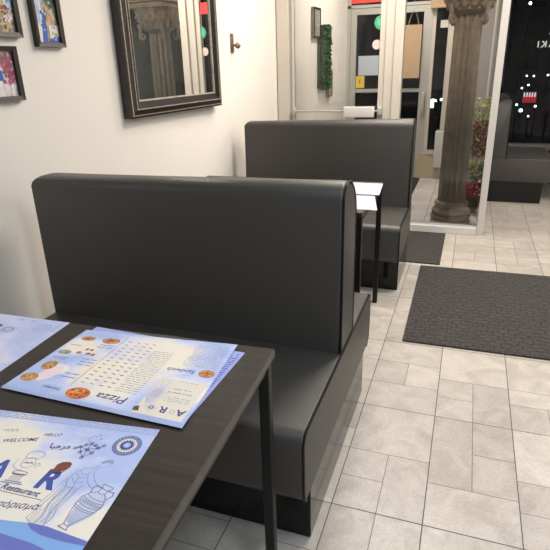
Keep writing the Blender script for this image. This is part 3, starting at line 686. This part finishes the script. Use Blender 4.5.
s = Sheet('blue paper menu on the table beside the end-on booth at the right edge', [(.94, 6.37), (.94, 5.95), (1.24, 5.95), (1.24, 6.37)], .7504, paper('menu_third_paper', (.20, .32, .70), (.35, .45, .80), (.7, .7, .75), [(.5, .5, .25)]), W=42, H=30)
key_border(s, .4, 41, .4, .9, INKL)

# ------------------------------------------------------------ things on the left wall
def wallroot(name, label, cat, y, z, off=0, group=None):
    return thing(name, label, cat, (WX(y)+off+.0005, y, z), PI/2-TH, group)     # local x runs along the wall, -y points into the room
def ring(x0, x1, z0, z1, a, b, y0, y1, bev=0):
    """rectangular ring between insets a (outer) and b (inner)"""
    bm = bmesh.new()
    for bx in ((x0+a, x1-a, z0+a, z0+b), (x0+a, x1-a, z1-b, z1-a), (x0+a, x0+b, z0+b, z1-b), (x1-b, x1-a, z0+b, z1-b)):
        box(bm, bx[0], bx[1], y0, y1, bx[2], bx[3])
    return bm
def slope_ring(x0, x1, z0, z1, a, b, ya, yb, back=0):
    """mitred moulding face from inset a at depth ya to inset b at depth yb"""
    bm = bmesh.new()
    def rect(i, y): return [bm.verts.new(p) for p in ((x0+i, y, z0+i), (x1-i, y, z0+i), (x1-i, y, z1-i), (x0+i, y, z1-i))]
    A, Bq, C, D = rect(a, back), rect(a, ya), rect(b, yb), rect(b, back)
    for P, Q in ((A, Bq), (Bq, C), (C, D), (D, A)):
        for k in range(4): bm.faces.new((P[k], P[(k+1) % 4], Q[(k+1) % 4], Q[k]))
    return bm
t = wallroot('wall_mirror', 'large rectangular mirror in a dark moulded frame on the left wall', 'mirror', 2.472, 1.147)
MW, MH = 1.012, .86
t.rotation_euler = (0, 0, PI/2-TH-R(.38)); t.location.x += .006
mk('outer_moulding', slope_ring(0, MW, 0, MH, 0, .044, -.046, -.058), FRBRN, t)
mk('bead_trim', slope_ring(0, MW, 0, MH, .010, .015, -.0515, -.0525, -.03), GILT, t)
mk('bead_trim', slope_ring(0, MW, 0, MH, .041, .047, -.060, -.060, -.03), GILT, t)
mk('inner_moulding', slope_ring(0, MW, 0, MH, .047, .084, -.054, -.040), FRBLK, t)
mk('bead_trim', slope_ring(0, MW, 0, MH, .082, .090, -.044, -.042), GILT, t)
mk('mirror_glass', B(.084, MW-.084, -.036, -.002, .084, MH-.084), MIRROR, t)

def picture(label, y, z, W, H, sky, build):
    t = wallroot('picture_frame', label, 'picture', y, z, group=None)
    mk('frame', slope_ring(0, W, 0, H, 0, .018, -.026, -.022), PICF, t)
    c = mk('print', B(.014, W-.014, -.008, -.002, .014, H-.014), sky, t)
    build(t, W, H); return t
def flat(t, pts, m, d=.0086, name='print_detail'):
    bm = bmesh.new(); prism(bm, pts, -d-.0004, -d, 'y'); mk(name, bm, m, t)
def blob(t, n, x0, x1, z0, z1, r, m, seed, d=.0092):
    rn = random.Random(seed); bm = bmesh.new()
    for i in range(n):
        cx, cz = x0+rn.random()*(x1-x0), z0+rn.random()*(z1-z0); q = r*(.5+rn.random())
        prism(bm, [(cx+q*math.cos(a*PI/3+i)*(.6+.4*rn.random()), cz+q*math.sin(a*PI/3+i)) for a in range(6)], -d-.0003-.0001*(i % 5), -d, 'y')
    mk('print_detail', bm, m, t)
P_BLUE = mat('print_blue', (.05, .12, .42), .4); P_SKY = mat('print_sky', (.38, .50, .68), .35, var=.3, vscale=30); P_WHITE = mat('print_white', (.72, .68, .66), .4, var=.1, vscale=50)
P_PINK = mat('print_pink', (.42, .09, .17), .4, var=.5, vscale=70); P_GREEN = mat('print_green', (.10, .15, .08), .4, var=.6, vscale=60); P_TAN = mat('print_tan', (.50, .36, .24), .4, var=.3, vscale=60); P_RED = mat('print_red', (.42, .07, .05), .4, var=.5, vscale=60)
P_STREET = mat('print_street', (.33, .27, .22), .35, var=.6, vscale=45)
def f1(t, W, H):
    flat(t, [(.02, .02), (.055, .02), (.065, H-.02), (.02, H-.02)], P_WHITE)
    flat(t, [(.016, .07), (.05, .10), (.055, H-.015), (.016, H-.015)], P_SKY, .0087)
    flat(t, [(.045, .02), (.072, .02), (.078, .06), (.074, .12), (.068, .13), (.062, .12), (.052, .07)], P_BLUE, .0092)
    flat(t, [(.075, .02), (.165, .02), (.165, .04), (.12, .045)], P_BLUE, .0091)
    flat(t, [(.09, .035), (.155, .04), (.155, .10), (.12, .12), (.09, .09)], P_WHITE, .0089)
    blob(t, 60, .09, .155, .10, .21, .014, P_GREEN, 2); blob(t, 22, .085, .12, .09, .15, .012, P_TAN, 3, .0096)
    blob(t, 9, .05, .08, .06, .14, .006, P_BLUE, 5, .0099); blob(t, 22, .10, W-.025, .04, .12, .006, P_TAN, 41, .0100); blob(t, 14, .06, W-.03, .03, .20, .005, P_SKY, 42, .0104)
picture('brown-framed picture with a blue figure by a green tree, right of the other two', 1.942, 1.487, .160, .235, P_STREET, f1)
def f0(t, W, H):
    flat(t, [(W-.13, .10), (W-.016, .10), (W-.016, H-.015), (W-.13, H-.015)], P_SKY)
    blob(t, 90, .02, W-.03, .05, H-.03, .011, P_RED, 6); blob(t, 40, .02, W-.03, .02, .09, .014, P_TAN, 7, .0098); blob(t, 22, W-.07, W-.03, .06, .14, .007, P_WHITE, 8, .0104); blob(t, 14, W-.06, W-.025, .09, .16, .007, P_SKY, 18, .0106); blob(t, 20, W-.10, W-.03, .03, .12, .006, P_GREEN, 19, .0108); blob(t, 20, .04, W-.06, .12, H-.04, .012, mat('print_yellow', (.62, .48, .12), .4), 9, .0108)
picture('brown-framed red and gold townscape picture above the other picture in the left corner', 1.868-.26, 1.519, .26, .21, P_STREET, f0)
def f2(t, W, H):
    flat(t, [(W-.13, .02), (W-.07, .02), (W-.075, .13), (W-.13, .15)], P_WHITE)
    flat(t, [(W-.115, .08), (W-.075, .075), (W-.08, .115), (W-.12, .12)], P_BLUE, .0092)
    blob(t, 70, W-.075, W-.02, .07, H-.03, .008, P_PINK, 11, .0096); blob(t, 16, W-.075, W-.03, .10, H-.03, .006, P_GREEN, 31, .0100); blob(t, 22, W-.20, W-.13, .02, H-.04, .014, P_PINK, 12, .0096); blob(t, 14, W-.08, W-.03, .02, .06, .010, P_WHITE, 13, .0104)
picture('brown-framed picture of a white house with pink blossom, lowest on the left wall', 1.821-.25, 1.283, .25, .203, mat('print_ivory', (.62, .58, .60), .4, var=.2, vscale=50), f2)

t = wallroot('wall_hook', 'small aged brass plate with a round knob on the wall right of the mirror', 'hook', 3.775, 1.485)
mk('plate', B(0, .042, -.010, -.001, 0, .125, .003), BRASS, t, True)
bm = bmesh.new(); tube(bm, [(.026, -.008, .05), (.026, -.035, .045)], .008, 10); bmesh.ops.create_uvsphere(bm, u_segments=14, v_segments=10, radius=.021, matrix=Matrix.Translation((.030, -.045, .045)))
mk('knob', bm, BRASS, t, True)

# green moss panels beyond the partition
GREYW = mat('weathered_grey_wood', (.27, .25, .22), .7, var=.35, vscale=30)
def woodpanel(label, y, z, W, H, off):
    t = wallroot('wall_panel_art', label, 'wall decoration', y, z)
    mk('board', B(0, W, -.03, -.001, 0, H), GREYW, t); mk('edge_frame', ring(0, W, 0, H, 0, .014, -.036, -.030), FRBRN, t); return t
woodpanel('narrow weathered grey wood panel at the upper left of the moss panel', 5.60, 1.645, .21, .275, 0)
woodpanel('narrow weathered grey wood panel at the lower right of the moss panel', 6.10, 1.05, .16, .27, 0)
t = wallroot('moss_panel', 'tall green moss and leaf panel on the wall inside the vestibule', 'wall decoration', 5.80, 1.15)
mk('board', B(0, .28, -.025, -.001, 0, .62), mat('moss_board', (.13, .15, .11), .9, var=.3, vscale=30), t)
rn = random.Random(21)
def leaves(n, fn, size, seed, bm=None):
    rn = random.Random(seed); bm = bm or bmesh.new()
    for i in range(n):
        p, nrm = fn(rn); p = Vector(p); d = (Vector(nrm)+Vector((rn.uniform(-1, 1), rn.uniform(-1, 1), rn.uniform(-1, 1)))*.9).normalized()
        k = d.cross(Vector((rn.uniform(-1, 1), rn.uniform(-1, 1), rn.uniform(-1, 1)))).normalized(); l = size*(.6+.8*rn.random())
        v = [p, p+d*l*.5+k*l*.28, p+d*l, p+d*l*.5-k*l*.28]
        m_ = (v[1]+v[3])/2+d.cross(k)*l*.12
        vs = [bm.verts.new(q) for q in v]; c = bm.verts.new(m_)
        for a in range(4): bm.faces.new((vs[a], vs[(a+1) % 4], c))
    return bm
mk('moss_leaves', leaves(1500, lambda r: ((r.uniform(.13, .28), -.025-r.random()*.03, r.uniform(0, .62)), (0, -1, -.2)), .034, 1), mat('leaf_green', (.035, .14, .035), .6, var=.5, vscale=60), t)
mk('moss_leaves', leaves(900, lambda r: ((r.uniform(0, .14), -.025-r.random()*.02, r.uniform(0, .62)), (0, -1, -.2)), .026, 2), mat('moss_greygreen', (.11, .16, .09), .8, var=.4, vscale=60), t)

# ------------------------------------------------------------ fluted column, flowers, heater, bags
def column(label, x, y, ang=0):
    t = thing('fluted_column', label, 'column', (x, y, .009), ang)
    t0 = 0
    bm = bmesh.new(); lathe(bm, [(.178, 0), (.180, .035), (.174, .05)], 40); lathe(bm, [(.158, .048), (.172, .062), (.174, .085), (.160, .105), (.148, .112), (.144, .125), (.151, .135), (.155, .150), (.149, .168), (.128, .178)], 40)
    mk('column_base', bm, COLUMN, t, True)
    fl_ = lambda a, r, z: r*(1-.30*abs(math.sin(a*7))**.8)
    bm = bmesh.new(); lathe(bm, [(.132, .175), (.127, .20), (.123, .7), (.117, 1.2), (.111, 1.77)], 168, fl_)
    mk('shaft', bm, COLUMN, t, True, ang=50)
    bm = bmesh.new(); lathe(bm, [(.105, 1.75), (.135, 1.765), (.165, 1.782), (.160, 1.80), (.175, 1.82), (.200, 1.85), (.210, 1.89), (.214, 1.96), (.220, 1.97)], 36)
    box(bm, -.21, .21, -.21, .21, 1.97, 2.02, .008); box(bm, -.225, .225, -.225, .225, 2.02, 2.045, .006)
    cp = mk('capital', bm, COLUMN, t, True, ang=50)
    bm = bmesh.new()
    for ring_, (n, r0, z0, h, out, w_) in enumerate(((14, .165, 1.795, .11, .065, .062), (14, .19, 1.85, .13, .055, .066))):
        for i in range(n):
            a = 2*PI*(i+.5*ring_)/n; ca, sa = math.cos(a), math.sin(a)
            prev = None
            for k in range(9):
                f = k/8; rad = r0+out*f**1.3; z = z0+h*math.sin(f*PI*.66); ww = w_*(.55+.45*math.sin(PI*min(1, f*.9+.1)))*(1-.35*f)*(1+.18*(k % 2))
                a_, b_ = Vector((ca*rad-sa*ww/2, sa*rad+ca*ww/2, z)), Vector((ca*rad+sa*ww/2, sa*rad-ca*ww/2, z))
                c_ = Vector((ca*(rad+.016), sa*(rad+.016), z))
                cur = [bm.verts.new(q) for q in (a_, c_, b_)]
                if prev:
                    bm.faces.new((prev[0], prev[1], cur[1], cur[0])); bm.faces.new((prev[1], prev[2], cur[2], cur[1]))
                prev = cur
    lf = mk('acanthus_leaves', bm, COLUMN, cp, True, ang=80); sm = lf.modifiers.new('thickness', 'SOLIDIFY'); sm.thickness = .008
    for i in range(4):
        bm = bmesh.new(); a = PI/4+i*PI/2; tx, ty = math.cos(a), math.sin(a)
        pts = [(tx*.205, ty*.205, 1.83)]
        for k in range(22):
            th = PI*.35-k/21*PI*3.0; rr = .036*(1-k/27); pts.append((tx*(.172+rr*math.cos(th)), ty*(.172+rr*math.cos(th)), 1.715+rr*math.sin(th)))
        tube(bm, pts, [.016-.0004*k for k in range(23)], 8)
        mk('volute', bm, COLUMN, cp, True)
    return t
column('brown aged fluted plaster column with leafy capital inside the glazed vestibule', -.088, 4.945, 0)
for o in kids(bpy.data.objects['fluted_column']): o.location.z = .049
bpy.data.objects['fluted_column'].scale = (.955, .955, .955)
mk('footing', B(-.175, .175, -.175, .175, .0, .050, .004), COLUMN, bpy.data.objects['fluted_column'])
t = thing('artificial_plant', 'tall artificial plant with yellow-green and dark red leaves behind the column', 'plant', (.080, 5.40, .01))
bm = bmesh.new(); lathe(bm, [(.055, 0), (.075, .06), (.082, .15), (.076, .155), (.070, .14)], 20); mk('pot', bm, mat('dark_pot', (.04, .038, .036), .5), t, True)
bm = bmesh.new()
for i in range(7): a = i*.9; tube(bm, [(.02*math.cos(a), .02*math.sin(a), .13), (.03*math.cos(a+.5), .03*math.sin(a+.5), .55), (.045*math.cos(a+1), .045*math.sin(a+1), .98)], .0035, 5)
mk('stem', bm, mat('stem_green', (.12, .16, .06), .7), t)
def cloud(x, y, z0, z1, r): return lambda q: (lambda a, rr, z: ((x+rr*math.cos(a), y+rr*math.sin(a), z), (math.cos(a), math.sin(a), .3)))(q.random()*2*PI, r*q.random()**.6, q.uniform(z0, z1))
mk('foliage', leaves(420, cloud(0, 0, .35, 1.06, .072), .045, 5), mat('yellow_green_leaf', (.48, .50, .16), .6, var=.45, vscale=30), t)
o = mk('foliage', leaves(300, cloud(.03, -.01, .55, .86, .065), .045, 6), mat('dark_red_leaf', (.30, .03, .045), .6, var=.5, vscale=30), t); o['label'] = 'dark red leaves'
o = mk('foliage', leaves(150, cloud(0, 0, .28, .46, .075), .05, 7), mat('blue_green_leaf', (.12, .20, .13), .6, var=.4, vscale=30), t); o['label'] = 'grey-green leaves'
o = mk('flowers', leaves(180, cloud(.01, -.02, .16, .29, .080), .045, 8), mat('pink_red_petal', (.50, .06, .10), .6, var=.5, vscale=40), t); o['label'] = 'pinkish red flowers'

t = thing('wall_heater', 'slim white upright heater low on the front wall left of the column', 'heater', (-.385, FY-.10, .0))
mk('heater_body', B(0, .24, 0, .075, .155, .605, .018), WHITE, t, True)
mk('top_cap', B(.012, .228, .008, .067, .605, .612, .003), ALU, t, True)
mk('bracket', B(.05, .19, .075, .0995, .25, .5), WHITE, t)

def bag(label, x, y, z0, z1, w, dep, hang):
    t = thing('hanging_paper_bag', label, 'paper bag', (x, y, z0)); H = z1-z0
    bm = bmesh.new(); box(bm, -w/2, w/2, -dep/2, dep/2, 0, H, .003, 1)
    for v in bm.verts:
        if v.co.z > H*.5: v.co.y *= .35
    mk('bag_body', bm, KRAFT, t)
    bm = bmesh.new(); tube(bm, [(-w*.32, 0, H-.01), (0, 0, H+hang), (w*.32, 0, H-.01)], .003, 5); mk('string_handle', bm, STRING, t)
    bm = bmesh.new(); tube(bm, [(0, 0, H+hang-.003), (0, 0, 2.79-z0)], .0015, 4); mk('hanging_string', bm, STRING, t)
    return t
bag('tall brown kraft paper bag hanging on a string in front of the left shop door', -.725, 6.93, 1.21, 1.79, .20, .07, .20)
bag('tall brown kraft paper bag hanging over the window lettering, seen in the mirror', 1.21, 6.90, 1.225, 1.82, .17, .07, .20)
bag('brown kraft paper bag hanging high up beside the top of the column', -.46, 6.93, 1.95, 2.45, .17, .07, .12)

# ------------------------------------------------------------ floor mats
def floormat(label, x0, x1, y0, y1, rot, z=0):
    o = mk('floor_mat', B(0, x1-x0, 0, y1-y0, 0, .010, .003, 2), RUBBER, None, loc=(x0, y0, z+.0003), rot=rot); return tag(o, label, 'floor mat')
floormat('large black textured rubber floor mat in the aisle at right', -.226, 1.55, 2.578, 3.76, R(.5))
floormat('black textured rubber floor mat in front of the glass partition behind the middle booth', -1.30, -.105, 3.82, 4.615, R(-.2))
floormat('small dark doormat at the street door inside the vestibule', -1.38, -.53, 5.70, 6.93, 0, .0095)

# ------------------------------------------------------------ the street outside at night
g = mk('street_ground', B(-16, 24, FY+.15, 60, -.14, -.12), ASPH); g['kind'] = 'structure'
g = mk('pavement', B(-16, 24, FY+.15, FY+2.6, -.12, -.02), mat('pavement_grey', (.10, .10, .10), .7)); g['kind'] = 'structure'
def block(label, x0, x1, y, h, m, win):
    t = thing('street_building', label, 'building', (x0, y, -.12)); W = x1-x0
    mk('facade', B(0, W, 0, 5, 0, h), m, t)
    rn = random.Random(int(x0*7)); n = int(W/1.6)
    for i in range(n):
        for j in range(int(h/2.8)):
            f = mk('window_frame', B(.4+i*1.6, 1.3+i*1.6, -.04, 0, 1.0+j*2.8, 2.3+j*2.8), METAL, t)
            mk('pane', B(.46+i*1.6, 1.24+i*1.6, -.05, -.04, 1.06+j*2.8, 2.24+j*2.8), win, f)
    return t
DKW = mat('dark_window', (.008, .010, .014), .9, spec=0)
block('dark brick building across the street, straight ahead', -9, 1.0, 30, 7, mat('dark_brick', (.035, .028, .026), .8), DKW)
block('dark grey building across the street, to the right', 1.6, 14, 31, 9, mat('dark_render', (.03, .034, .04), .8), DKW)
CARB = mat('car_paint_dark', (.02, .025, .035), .25, coat=.5); TYRE = mat('tyre', (.01, .01, .01), .7)
HL = emit('headlamp', (.72, .90, 1), 2.5); HO = emit('amber_lamp', (1, .50, .12), 3); TL_ = emit('tail_lamp', (1, .04, .06), 5)
def car(label, x, y, rot, front, tail):
    t = thing('car', label, 'car', (x, y, -.12), rot)
    bm = bmesh.new(); prism(bm, [(-2.1, .3), (2.1, .3), (2.15, .62), (2.0, .82), (1.15, .92), (.55, 1.38), (-.95, 1.40), (-1.6, .98), (-2.1, .90), (-2.18, .6)], -.85, .85, 'y', .08, 3)
    mk('body', bm, CARB, t, True)
    bm = bmesh.new(); prism(bm, [(-1.45, .99), (1.0, .96), (.52, 1.31), (-.9, 1.33)], -.86, .86, 'y'); mk('side_window', bm, DKW, t)
    for wx in (-1.3, 1.3):
        for wy in (-.8, .8):
            bm = bmesh.new(); tube(bm, [(wx, wy-.1, .32), (wx, wy+.1, .32)], .32, 20); mk('wheel', bm, TYRE, t, True)
    for wy in (-.6, .6):
        bm = bmesh.new(); bmesh.ops.create_uvsphere(bm, u_segments=12, v_segments=8, radius=.10, matrix=Matrix.Translation((2.12, wy, .62))); mk('headlight', bm, front, t, True)
        bm = bmesh.new(); box(bm, -2.2, -2.12, wy-.16, wy+.16, .66, .80); mk('tail_light', bm, tail, t)
    return t
car('dark car with lit headlights seen through the narrow window left of the column', -1.15, 15.4, R(-98), HL, TL_)
car('dark parked car far down the street showing its tail lights', 3.6, 22.5, R(84), HL, TL_)
LW = emit('street_lamp_glow', (.95, .97, 1), 5); BW = emit('bluish_lamp_glow', (.45, .85, 1), 3)
def lamp(name, label, cat, x, y, z, r=.10, m=None, arm=False):
    t = thing(name, label, cat, (x, y, -.14)); h = z+.14
    bm = bmesh.new(); tube(bm, [(0, 0, 0), (0, 0, h-r*.8)] + ([(0, -.3, h+.1)] if arm else []), [.06, .04, .03][:3 if arm else 2] if y > 15 else [.03, .03], 8); mk('pole', bm, METAL, t)
    bm = bmesh.new(); bmesh.ops.create_uvsphere(bm, u_segments=12, v_segments=8, radius=r, matrix=Matrix.Translation((0, -.30 if arm else 0, h))); mk('lamp_head', bm, m or LW, t, True)
for x, z, lb in ((2.23, .68, 'left of the pair of upper dots in the right window'), (2.52, .67, 'right of the pair of upper dots in the right window'), (2.35, .29, 'just above the red sign'), (2.09, .16, 'lower left of the cluster above the red sign'), (3.09, .70, 'nearest the right edge of the view')):
    lamp('dot_standin_light', 'small distant white stand-in light dot, '+lb, 'stand-in light', x, 28, z, .038)  # made-up low posts, added to carry distant light dots
lamp('street_lamp', 'tall distant street lamp at the top of the right window', 'street lamp', 1.95, 28, 3.62, .06, arm=True)
for x, y, z, rr, m, lb in ((.84, 12, .55, .022, BW, 'bluish stand-in light farthest left below the red sign'), (.93, 12, .44, .036, BW, 'largest bluish stand-in light below the red sign'), (1.18, 12, .52, .020, LW, 'white stand-in light right of the red sign'), (1.08, 12, .33, .016, LW, 'low white stand-in light below the red sign'),
    (-.715, 12, .635, .026, HO, 'amber stand-in car light seen left of the column'), (-.60, 12, .655, .030, BW, 'bluish stand-in car light beside the amber one'), (-.52, 12, .70, .028, LW, 'white stand-in light right beside the bluish one left of the column')):
    lamp('glow_standin_light', lb, 'bollard light', x, y, z, rr, m)  # made-up posts standing in for a bluish street glow and car lights
t = thing('shop_sign', 'red and white lit sign board across the street in the right window', 'sign', (1.76, 20, -.14))
mk('sign_post', B(-.04, .04, 0, .06, 0, .2), METAL, t); mk('sign_box', B(-.20, .20, -.05, .05, .2, .47), emit('sign_red', (.85, .04, .05), .25), t)
for i in range(5): mk('sign_stroke', B(-.19+i*.08, -.15+i*.08, -.07, -.052, .38, .52), emit('sign_white', (.8, .9, 1), .5), t)
t = thing('traffic_light', 'red signal light just right of the cream partition post', 'traffic light', (1.15, 20, -.14))
bm = bmesh.new(); tube(bm, [(0, 0, 0), (0, 0, .1)], .05, 8); mk('pole', bm, METAL, t); mk('housing', B(-.14, .14, -.02, .10, .02, .30), METAL, t)
bm = bmesh.new(); bmesh.ops.create_uvsphere(bm, u_segments=12, v_segments=8, radius=.085, matrix=Matrix.Translation((0, -.05, .15))); mk('red_lamp', bm, emit('signal_red', (1, .02, .08), 1.5), t, True)
